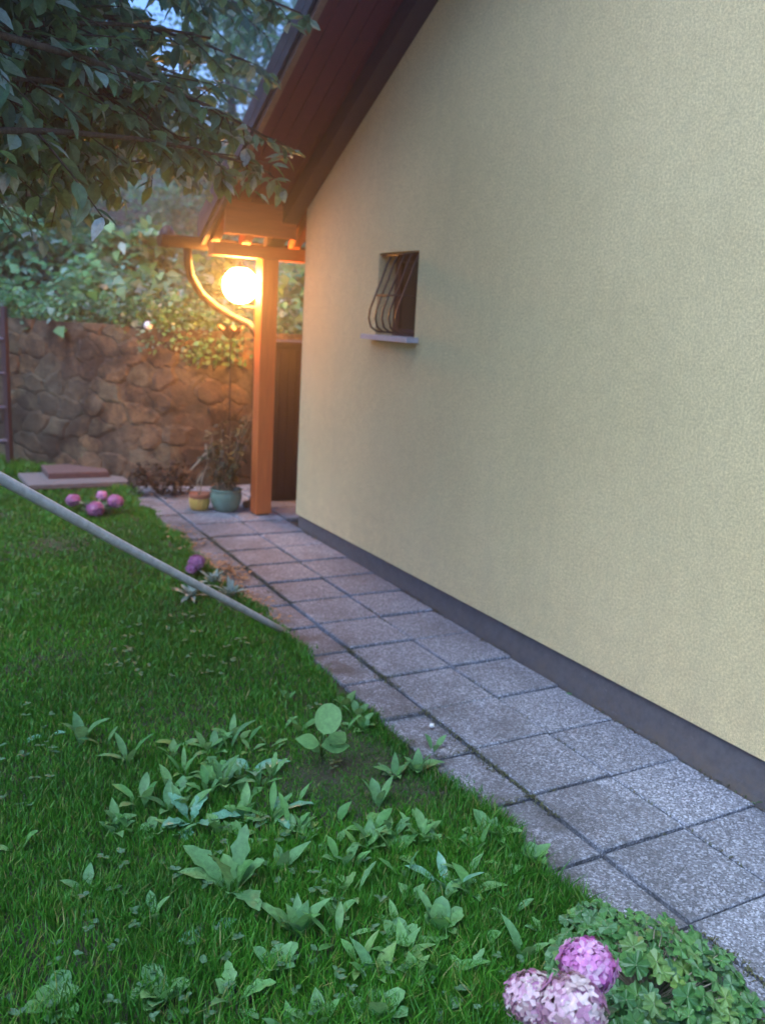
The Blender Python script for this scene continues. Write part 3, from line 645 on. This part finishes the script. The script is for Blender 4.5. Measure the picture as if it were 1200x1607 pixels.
# pole leaning from the path edge to the tree
A = at(447, 992); B_ = Vector((.31, 3.09, 1.285)); dr = (B_-A); A = A-dr*.01; Cc = A+dr*1.47
m = MB(); m.tube([A.lerp(Cc, k/12)+Vector((0, 0, .003*math.sin(k*.9))) for k in range(13)], [.018+.003*k/12 for k in range(13)], 14)
o = m.build('garden_pole', POLE, smooth=True, loc=tuple(A)); tag(o, 'long weathered pale wooden pole slanting across the lawn down to the path edge', 'pole')

# ------------------------------------------------------------------ lawn
def vnoise(x, y, seed=0):
    g = np.random.default_rng(seed); ph = g.random((6, 3))*6.28; o = 0
    for k in range(6):
        fr = 1.3*1.8**k*.8; an = ph[k, 2]; o = o+np.sin(fr*(x*np.cos(an)+y*np.sin(an))+ph[k, 0])*np.cos(fr*(-x*np.sin(an)+y*np.cos(an))*.9+ph[k, 1])/(1+k*.6)
    return o/2
def edge_x(y): return 1.875+.035*np.sin(y*3.1)+.03*np.sin(y*7.7+1)+.02*np.sin(y*17)+np.where(y > 7, (y-7)*.1, 0)
def grass():
    g = np.random.default_rng(3); N = 1300000
    x = g.uniform(-3.2, 2.15, N); y = g.uniform(.5, 10.9, N); d = np.sqrt(x*x+y*y+1.6); prob = np.clip(6.0/d**1.7, 0, 1)
    prob *= np.where(x < -1.2, .35, 1); keep = (g.random(N) < prob) & (x < edge_x(y)-g.exponential(.02, N)+.03)
    bare = ((x-.10)/.45)**2+((y-2.25)/.28)**2 < 1+.6*vnoise(x*5, y*5, 4); bare |= ((x-.55)/.25)**2+((y-1.95)/.13)**2 < 1; bare |= ((x-1.05)/.16)**2+((y-2.1)/.10)**2 < 1
    keep &= ~(bare & (g.random(N) < .5)); keep &= ~((x > 1.1) & (x < 2.02) & (y > 8.53) & (y < 9.2)); keep &= (vnoise(x*3, y*3, 9) > -1.3) | (g.random(N) < .5)
    keep &= ~((x > 1.66) & (y > 4.8) & (y < 6.6) & (x > 1.95-.1*(1+np.sin(y*4))) & (g.random(N) < .8))
    x, y = x[keep], y[keep]; ne = 9000; ye_ = g.uniform(1.2, 7.6, ne); xe_ = edge_x(ye_)+g.normal(.005, .03, ne); ok = vnoise(xe_*0, ye_*4, 6) > -.25; x = np.concatenate([x, xe_[ok]]); y = np.concatenate([y, ye_[ok]]); n = len(x); tall = np.clip(1.0+.45*vnoise(x*1.5, y*1.5, 2), .6, 1.8)
    h = (.022+.024*g.random(n))*tall*np.where((y > 9.2), 3.2, 1)*np.where((y < 2.6), 1.5, 1.0)*(1+.9*np.exp(-((x-1.88)/.05)**2)*g.random(n)); wd = (.0016+.0016*g.random(n))*(1+np.maximum(0, y-3)*.35)
    an = g.random(n)*6.28; lean = g.uniform(.1, .9, n)*h; la = g.random(n)*6.28; sx, sy = np.cos(an)*wd, np.sin(an)*wd; z = .02*y-.035
    b = np.stack([x, y, z], 1); side = np.stack([sx, sy, np.zeros(n)], 1); ld = np.stack([np.cos(la), np.sin(la), np.zeros(n)], 1); up = np.array([0, 0, 1.])
    mid = b+up*(h*.62+.012)[:, None]+ld*(lean*.35)[:, None]; tip = b+up*(h+.012)[:, None]+ld*lean[:, None]
    v = np.stack([b-side, b+side, mid+side*.8, mid-side*.8, tip], 1).reshape(-1, 3); bi = (np.arange(n)*5)[:, None]
    loops = (bi+np.array([[0, 1, 2, 3, 3, 2, 4]])).ravel(); me = quads_mesh('grass', v, np.tile([4, 3], n), loops)
    mt, nn, bb, oo = newmat('grass_blades'); ge = nd(nn, 'ShaderNodeNewGeometry')
    c1 = ramp(nn, ge.outputs['Random Per Island'], [(0, (.028,.16,.008)), (.4, (.045,.225,.014)), (.75, (.075,.28,.02)), (.93, (.15,.28,.04)), (1, (.30,.28,.10))]); f = noise(nn, 1.2, 5, .6)
    c1 = mixc(nn, .8, c1, ramp(nn, f, [(.35, (.65,.7,.8)), (.65, (1.25,1.2,1.0))]), 'MULTIPLY'); nn.links.new(c1, bb.inputs['Base Color']); bb.inputs['Roughness'].default_value = .5
    tr = nd(nn, 'ShaderNodeBsdfTranslucent'); nn.links.new(c1, tr.inputs[0]); mx = nd(nn, 'ShaderNodeMixShader'); mx.inputs[0].default_value = .3
    nn.links.new(bb.outputs[0], mx.inputs[1]); nn.links.new(tr.outputs[0], mx.inputs[2]); nn.links.new(mx.outputs[0], oo.inputs[0])
    tag(mkobj('grass', me, mt), 'dark green unmown grass of the lawn', 'grass', kind='stuff'); print('blades', n)
grass()
WEED = leafmat('weed_leaf', [(.10,.29,.08), (.15,.38,.11), (.20,.42,.15), (.13,.32,.13), (.19,.36,.09)], .5, .4, .4)
WEED2 = leafmat('glossy_weed_leaf', [(.15,.38,.24), (.20,.45,.29)], .3, .3, .6)
def rosette(mb, c, n, L, Wd, R0, elev=(.1, 1.1), shape='lance', curl=(.3, 1.0), wave=.03):
    for k in range(n):
        a = k*6.28/n+R0.uniform(-.4, .4); e = R0.uniform(*elev); l = L*R0.uniform(.65, 1.15)
        q_ = R0.uniform(.004, .022); sg = R0.choice([0, 0, 1]); e = min(1.45, e+.25*sg)
        mb.leaf(Vector(c)+Vector((math.cos(a)*q_, math.sin(a)*q_, -.004)), (math.cos(a)*math.cos(e), math.sin(a)*math.cos(e), math.sin(e)), (0, 0, 1), l, Wd*R0.uniform(.8, 1.2), R0.uniform(*curl), .3, shape, 8, wave)
WEEDS = [  # px, py, n, length, width, elevation, shape, label
 (128, 1160, 4, .15, .048, (.9, 1.4), 'oval', 'weed with two tall upright oval leaves in the lawn, at far left below the pole'),
 (78, 1150, 2, .09, .03, (.0, .4), 'oval', 'small flat bluish leaf pair left of the tall upright oval leaves'),
 (165, 1165, 2, .10, .022, (.4, .9), 'lance', 'thin slanting leaves just right of the tall upright oval leaves'),
 (350, 1235, 6, .16, .05, (.5, 1.3), 'tooth', 'dandelion with one broad upright toothed leaf, left of the round-leaved plant'),
 (395, 1205, 3, .16, .05, (.1, .5), 'oval', 'weed with a broad bluish leaf lying toward the round-leaved plant'),
 (265, 1265, 5, .11, .035, (.5, 1.3), 'oval', 'cluster of short upright leaves left of the broad dandelion'),
 (300, 1285, 6, .15, .05, (.05, .6), 'tooth', 'flat dandelion with a shiny bluish leaf drooping to the left'),
 (430, 1275, 5, .15, .04, (.0, .5), 'tooth', 'spreading dandelion with frosty toothed leaves, below the round-leaved plant'),
 (365, 1395, 7, .19, .065, (.3, 1.3), 'tooth', 'largest dandelion in the lawn with big triangular upright leaves'),
 (440, 1360, 4, .11, .04, (.4, 1.1), 'oval', 'oval-leaved weed just right of the largest dandelion'),
 (468, 1460, 8, .13, .04, (.5, 1.35), 'oval', 'dense tuft of pale upright leaves below the largest dandelion'),
 (332, 1462, 2, .10, .045, (.1, .6), 'oval', 'single shiny bluish oval leaf below the largest dandelion'),
 (240, 1440, 4, .09, .025, (.5, 1.2), 'lance', 'slim upright weed beside the bare soil at lower left'),
 (135, 1395, 5, .09, .03, (.2, .9), 'oval', 'small scattered leaves at the edge of the bare soil'),
 (180, 1300, 5, .08, .028, (.3, 1.0), 'oval', 'small weed between the bare soil and the tall upright oval leaves'),
 (580, 1325, 5, .14, .04, (.6, 1.3), 'oval', 'weed with a tall oval leaf right of centre in the lawn'),
 (592, 1262, 4, .12, .035, (.5, 1.3), 'lance', 'weed with a long upright leaf just below right of the round-leaved plant'),
 (620, 1215, 6, .10, .033, (.4, 1.3), 'oval', 'upright weed near the path, right of the round-leaved plant'),
 (655, 1205, 6, .10, .04, (.4, 1.3), 'oval', 'leafy weed touching the path edge at the lawn corner'),
 (560, 1120, 4, .10, .035, (.7, 1.3), 'lance', 'slender weed between the round-leaved plant and the path'),
 (680, 1175, 3, .11, .03, (.7, 1.2), 'lance', 'thin weed leaning over the slabs beside the small white pebble'),
 (700, 1390, 5, .13, .028, (.3, .9), 'lance', 'weed with a long slanting bluish leaf between the two clover tufts'),
 (770, 1310, 9, .10, .045, (.3, 1.2), 'oval', 'bushy weed growing out of the lawn edge beside the slab joints'),
 (835, 1345, 8, .09, .045, (.2, 1.0), 'oval', 'low broad weed creeping onto the border slabs'),
 (822, 1500, 4, .12, .035, (.9, 1.4), 'oval', 'pair of narrow upright leaves left of the hydrangea heads'),
 (690, 1455, 10, .08, .05, (.2, 1.2), 'round', 'round leafy tuft in the lawn left of the upright narrow leaves'),
 (625, 1480, 9, .08, .045, (.2, 1.1), 'round', 'leafy tuft in the lower middle of the lawn'),
 (595, 1590, 6, .09, .05, (.2, 1.0), 'round', 'bright round leaves at the bottom edge of the lawn'),
 (90, 1575, 7, .08, .045, (.2, .9), 'round', 'leafy tuft in the bottom left corner of the lawn'),
 (250, 1565, 7, .08, .045, (.2, .9), 'round', 'low leafy tuft beside the lower patch of bare soil'),
 (335, 1175, 4, .09, .03, (.4, 1.2), 'oval', 'small pale weed above the broad upright dandelion'),
 (430, 1520, 6, .08, .04, (.2, 1.0), 'round', 'small leafy tuft below the dense tuft of pale leaves'),
 (905, 1088, 4, .045, .02, (.3, 1.0), 'lance', 'tiny weed growing from the joint between path and plinth'),
 (1065, 1190, 5, .05, .02, (.3, 1.0), 'lance', 'small weed at the foot of the plinth, middle one of three'),
 (1190, 1258, 6, .055, .022, (.3, 1.0), 'lance', 'small weed at the foot of the plinth, nearest the right edge')]
for i, (px, py, n, L, Wd, el, shp, lab) in enumerate(WEEDS):
    c = at(px, py); c.z -= .012; R0 = random.Random(200+i); m = MB(); L *= 1.05; Wd *= 1.15; el = (min(1.3, el[0]+.15), min(1.45, el[1]+.15)); rosette(m, c, n, L, Wd, R0, el, shp)
    if n > 5: rosette(m, c, n//2, L*.6, Wd*.8, R0, (.7, 1.4), shp)
    o = m.build('weed', WEED2 if ('bluish' in lab or 'frosty' in lab) else WEED, smooth=True, loc=tuple(c)); tag(o, lab, 'weed', 'weeds in the lawn')
# round-leaved plant
def round_plant():
    c = at(505, 1185); r = empty('round_leaved_plant', c, 'seedling with large round pale green leaves standing above the lawn', 'plant')
    h = .16
    for (px, py, hh, L, Wd, d, up, shp) in [(508, 1152, .20, .125, .105, (.30, .25, .55), (-.35,-.8,.6), 'round'), (500, 1168, .10, .10, .07, (-.8, .2, .3), (-.2,-.5,.8), 'oval'),
                           (505, 1170, .11, .12, .085, (.75, -.15, -.05), (-.3,-.4,.9), 'oval'), (520, 1168, .12, .10, .075, (.8, .45, .2), (-.2,-.4,.9), 'oval'), (500, 1180, .06, .09, .05, (-.3, .1, .5), (0,-.7,.6), 'oval')]:
        m = MB(); b = at(px, py, hh); m.tube([c+Vector((0,0,-.01)), c.lerp(b, .5)+Vector((0,0,.01)), b], .003, 5); m.leaf(b, d, up, L, Wd, .15, .12, shp, 12, 0)
        part(m, 'leaf', WEED, r, True)
round_plant()
# hydrangeas
def petmat(name, cols): return leafmat(name, cols, .7, .35, .2)
PINK = petmat('mauve_petals', [(.62,.18,.48), (.72,.30,.60), (.80,.50,.70), (.52,.15,.44), (.84,.66,.74)])
PALE = petmat('faded_petals', [(.66,.38,.54), (.78,.58,.64), (.84,.74,.72), (.42,.26,.28), (.60,.28,.52), (.34,.22,.20)])
HOT = petmat('deep_pink_petals', [(.46,.16,.38), (.62,.30,.54), (.40,.12,.30), (.68,.42,.60)])
def head(c, r, mat, root, seed, nf=170, sc=(1,1,.85)):
    R0 = random.Random(seed); m = MB(); m.blob(c, r*.72, seed, (12, 8), .2, sc)
    for k in range(nf):
        z = 1-1.75*(k+.5)/nf; a = k*2.39996; q = math.sqrt(max(0, 1-z*z)); d = Vector((q*math.cos(a), q*math.sin(a), z))
        d = (d+Vector((R0.uniform(-.12,.12), R0.uniform(-.12,.12), R0.uniform(-.12,.12)))).normalized(); rr = r*R0.uniform(.82, 1.10)*(1+.07*math.sin(d.x*5+seed)*math.cos(d.y*4.3+seed*2))
        p = Vector(c)+Vector((d.x*rr*sc[0], d.y*rr*sc[1], d.z*rr*sc[2])); t = d.cross(Vector((R0.uniform(-1,1), R0.uniform(-1,1), R0.uniform(-1,1)))).normalized(); s = d.cross(t); L = r*R0.uniform(.22, .34)
        vs = [p]; fs = []
        for j in range(4):
            u = math.cos(j*1.5708)*t+math.sin(j*1.5708)*s; w = math.cos(j*1.5708+.785)*t+math.sin(j*1.5708+.785)*s; w2 = math.cos(j*1.5708-.785)*t+math.sin(j*1.5708-.785)*s
            o = len(vs); cu = d*L*R0.uniform(.0, .35); vs += [p+w2*L*.55+cu*.5, p+(u*.9+w2*.35)*L+cu, p+(u*.9+w*.35)*L+cu, p+w*L*.55+cu*.5]; fs.append((0, o, o+1, o+2, o+3))
        m.add(vs, fs)
    part(m, 'flower_head', mat, root)
HL = leafmat('hydrangea_leaf', [(.03,.075,.04), (.05,.11,.05), (.07,.14,.07)], .35, .25, .6)
def hyd(base, heads, label, seed, leaves=8, Ls=.12, extra=None):
    r = empty('hydrangea', base, label, 'hydrangea', None); R0 = random.Random(seed); m = MB(); lf = MB(); base = Vector(base)
    for i, (c, rad, mat) in enumerate(heads):
        c = Vector(c); m.tube([base+Vector((0,0,-.02)), base.lerp(c, .5)+Vector((0,0,.03)), c], [.006, .005, .004], 6)
        for k in range(leaves):
            p = base.lerp(c, R0.uniform(.25, .82)); a = R0.random()*6.28
            lf.leaf(p, (math.cos(a), math.sin(a), R0.uniform(-.1, .6)), (0,0,1), Ls*R0.uniform(.7, 1.1), Ls*.6, R0.uniform(.3, .9), .2, 'oval', 7)
    part(m, 'stems', STALK, r); part(lf, 'leaves', HL, r)
    for i, (c, rad, mat) in enumerate(heads): head(c, rad, mat, r, seed*10+i, 150 if rad > .045 else 60)
c1, c2, c3 = at(922, 1516, .36), at(832, 1566, .33), at(898, 1582, .36)
hyd(at(905, 1665, 0.0), [(c1, .061, PINK), (c2, .056, PALE), (c3, .068, PALE)], 'hydrangea with three big mauve and faded pink heads at the front edge of the lawn', 3, 6, .11)
b = at(160, 800)
hyd(at(150, 806), [(at(150, 799, .06), .065, HOT), (at(181, 787, .10), .06, HOT), (at(115, 785, .08), .055, HOT), (at(160, 778, .12), .045, PINK)], 'low hydrangea with small pink heads in front of the flat slab', 4, 6, .13)
hyd(at(308, 892), [(at(309, 882, .10), .05, HOT), (at(300, 893, .06), .035, HOT)], 'single deep pink bloom on a small dark-leaved bush beside the far path edge', 5, 6, .09)
# silvery plants beside the pole and lobed plant in the front corner
SILV = leafmat('silvery_leaf', [(.24,.33,.28), (.30,.38,.33), (.20,.30,.22)], .5, .25)
for i, (px, py, lab) in enumerate([(335, 915, 'silvery leafy plant just above the pole near the pink bloom'), (362, 935, 'silvery plant behind the lower end of the pole'), (300, 935, 'pale silvery plant under the pole, left of its lower end')]):
    c = at(px, py); m = MB(); R0 = random.Random(70+i); rosette(m, c, 14, .13, .04, R0, (.2, 1.3), 'oval'); rosette(m, c, 8, .09, .03, R0, (.8, 1.4), 'oval')
    tag(m.build('silvery_plant', SILV, smooth=True, loc=tuple(c)), lab, 'plant', 'silvery plants by the pole')
LOB = leafmat('lobed_leaf', [(.05,.16,.045), (.08,.23,.06), (.12,.29,.08), (.09,.21,.10), (.17,.31,.07)], .4, .3)
def lobed(px, py, n, rad, hgt, label, seed, s=.034):
    c = at(px, py); R0 = random.Random(seed); root = empty('lobed_leaf_plant', c, label, 'plant'); m = MB(); st = MB()
    for k in range(n):
        a = R0.random()*6.28; q = rad*math.sqrt(R0.random()); p = c+Vector((q*math.cos(a), q*math.sin(a), hgt*(1-.55*(q/rad)**2)*R0.uniform(.45, 1))); st.tube([c, c.lerp(p, .6)+Vector((0,0,-.01)), p], .0018, 4)
        tl = Vector((R0.uniform(-.5,.5)+.3*math.cos(a), R0.uniform(-.5,.5)+.3*math.sin(a)-.2, 1)).normalized(); e1 = tl.cross(Vector((R0.uniform(-1,1), R0.uniform(-1,1), .1))).normalized(); e2 = tl.cross(e1); rs = s*R0.uniform(.6, 1.15); vs = [p]; nn = 36
        for j in range(nn):
            t = 6.28*j/nn; lobe = (.76+.24*abs(math.cos(3.5*t)))*(1+R0.uniform(-.12,.12))
            if abs(t-3.14) < .3: lobe = .25
            vs.append(p+(e1*math.cos(t)+e2*math.sin(t))*rs*lobe+tl*rs*(.18*math.cos(5*t)-.1))
        m.add(vs, [(0, j+1, (j+1) % nn+1) for j in range(nn)])
    part(st, 'stalks', STALK, root); part(m, 'leaves', LOB, root)
lobed(1015, 1575, 230, .27, .21, 'thick clump of lobed green leaves right of the hydrangea heads', 81)
lobed(1130, 1640, 110, .17, .12, 'lower clump of lobed leaves spilling onto the slabs at the bottom right', 82, .035)
lobed(935, 1480, 55, .10, .13, 'small clump of lobed leaves behind the top hydrangea head', 83, .032)
# scattered small stuff
def litter():
    g = random.Random(15); m = MB()
    for k in range(420):
        y = g.uniform(4.6, 6.9); x = float(edge_x(np.array(y)))+g.gauss(.06, .06)
        if g.random() < .35: y = g.gauss(5.62, .14); x = g.gauss(2.0, .05)
        a = g.random()*6.28; m.leaf((x, y, gz(0, y)+g.uniform(.004, .03)), (math.cos(a), math.sin(a), g.uniform(-.1, .4)), (0,0,1), g.uniform(.02, .05), g.uniform(.012, .03), .5, .3, 'oval', 3)
    tag(m.build('leaf_litter', leafmat('orange_litter', [(.38,.20,.09), (.50,.30,.15), (.22,.12,.07), (.30,.22,.14)], .8, .2)), 'dry orange-brown leaves gathered along the far path edge', 'leaf litter', kind='stuff')
    m = MB()
    for k in range(7000):
        r = g.random()
        if r < .6: x = 2.157+g.gauss(0, .016+.012*math.sin(k*.01)); y = g.uniform(.8, 7)
        elif r < .68: x = 2.57+g.gauss(0, .004); y = g.uniform(.8, 7)
        elif r < .82: x = g.uniform(1.93, 2.2+.3*g.random()); y = 1.68+.405*g.randrange(-2, 13)+g.gauss(0, .010)
        else: x = 1.905+g.gauss(0, .02); y = g.uniform(.8, 7)
        if math.sin(x*9+y*5)+math.sin(y*2.3+1) < -.3: continue
        a = g.random()*6.28; m.leaf((x, y, gz(0, y)-.004), (math.cos(a)*.6, math.sin(a)*.6, .7), (0,0,1), g.uniform(.008, .022), .006, .8, .2, 'oval', 2)
    tag(m.build('moss', leafmat('moss', [(.07,.08,.035), (.11,.12,.05), (.09,.075,.05)], .9, .2)), 'moss and fine weeds filling the joints between the slabs', 'moss', kind='stuff')
    m = MB(); g = random.Random(31)
    for k in range(900):
        x = g.uniform(-.6, 1.75); y = 1.5+4.2*g.random()**1.6
        if math.sin(x*4+y*2)+math.cos(x*3-y*3.7)+(1.0 if y < 2.4 else 0) < .35: continue
        c = Vector((x, y, gz(0, y)+.005+g.uniform(0, .03)))
        for j in range(3):
            a = g.random()*6.28+j*2.09; m.leaf(c, (math.cos(a), math.sin(a), g.uniform(.05, .5)), (0,0,1), g.uniform(.014, .03), g.uniform(.012, .022), .4, .2, 'oval', 3)
    tag(m.build('clover', leafmat('clover_leaf', [(.06,.16,.06), (.09,.20,.09), (.11,.22,.12)], .5, .3)), 'small clover leaves scattered through the lawn', 'clover', kind='stuff')
    m = MB(); g = random.Random(77)
    for k in range(170):
        x = g.gauss(1.30, .36); y = g.gauss(2.6, .55)
        if x > 1.85 or y < 1.5 or math.sin(x*5+y*3)+math.cos(x*2.3-y*4.7) < -.2: continue
        c = Vector((x, y, gz(0, y)-.01)); rosette(m, c, g.randrange(2, 6), g.uniform(.06, .13), g.uniform(.022, .045), g, (.4, 1.35), g.choice(['oval', 'lance', 'oval', 'tooth']))
    tag(m.build('seedlings', WEED, smooth=True), 'small broad-leaved seedlings scattered among the grass', 'seedlings', kind='stuff')
    m = MB(); g = random.Random(91)
    for k in range(600):
        y = g.uniform(1.2, 6.6); x = 2.962-abs(g.gauss(0, .014)); 
        if math.sin(y*7)+math.sin(y*2.9+1)+g.uniform(-.4, .4) < .2: continue
        a = g.random()*6.28; m.leaf((x, y, gz(0, y)+.003), (math.cos(a)*.7, math.sin(a)*.7, g.uniform(.2, 1)), (0,0,1), g.uniform(.01, .028), g.uniform(.005, .012), .6, .2, 'oval', 2)
    tag(m.build('debris', leafmat('debris_mix', [(.05,.07,.025), (.09,.07,.05), (.14,.10,.07), (.06,.09,.03)], .9, .2)), 'moss, grit and dead leaf scraps gathered along the foot of the plinth', 'debris', kind='stuff')
    c = at(677, 1141); m = MB(); m.blob((c.x, c.y, c.z+.008), .011, 3, (10, 6), .25, (1.2, 1, .8)); tag(m.build('pebble', simple('white_pebble', (.7,.7,.7), (.85,.85,.85), 30, .6, .1), smooth=True, loc=tuple(c)), 'small white pebble lying on the border slab', 'pebble')
litter()

# ------------------------------------------------------------------ haze volume added for the glow round the lamp
def haze():
    m = MB(); m.box((-30, -20, -3), (30, 60, 22)); hm = bpy.data.materials.new('haze'); hm.use_nodes = True; n = hm.node_tree; n.nodes.remove(n.nodes['Principled BSDF'])
    v = n.nodes.new('ShaderNodeVolumePrincipled'); v.inputs['Color'].default_value = (.9, .93, 1, 1); v.inputs['Density'].default_value = .014; v.inputs['Anisotropy'].default_value = .82
    n.links.new(v.outputs[0], n.nodes['Material Output'].inputs['Volume']); tag(m.build('haze', hm), 'faint haze added over the garden to give the lamp its glow', 'haze', kind='stuff')
haze()
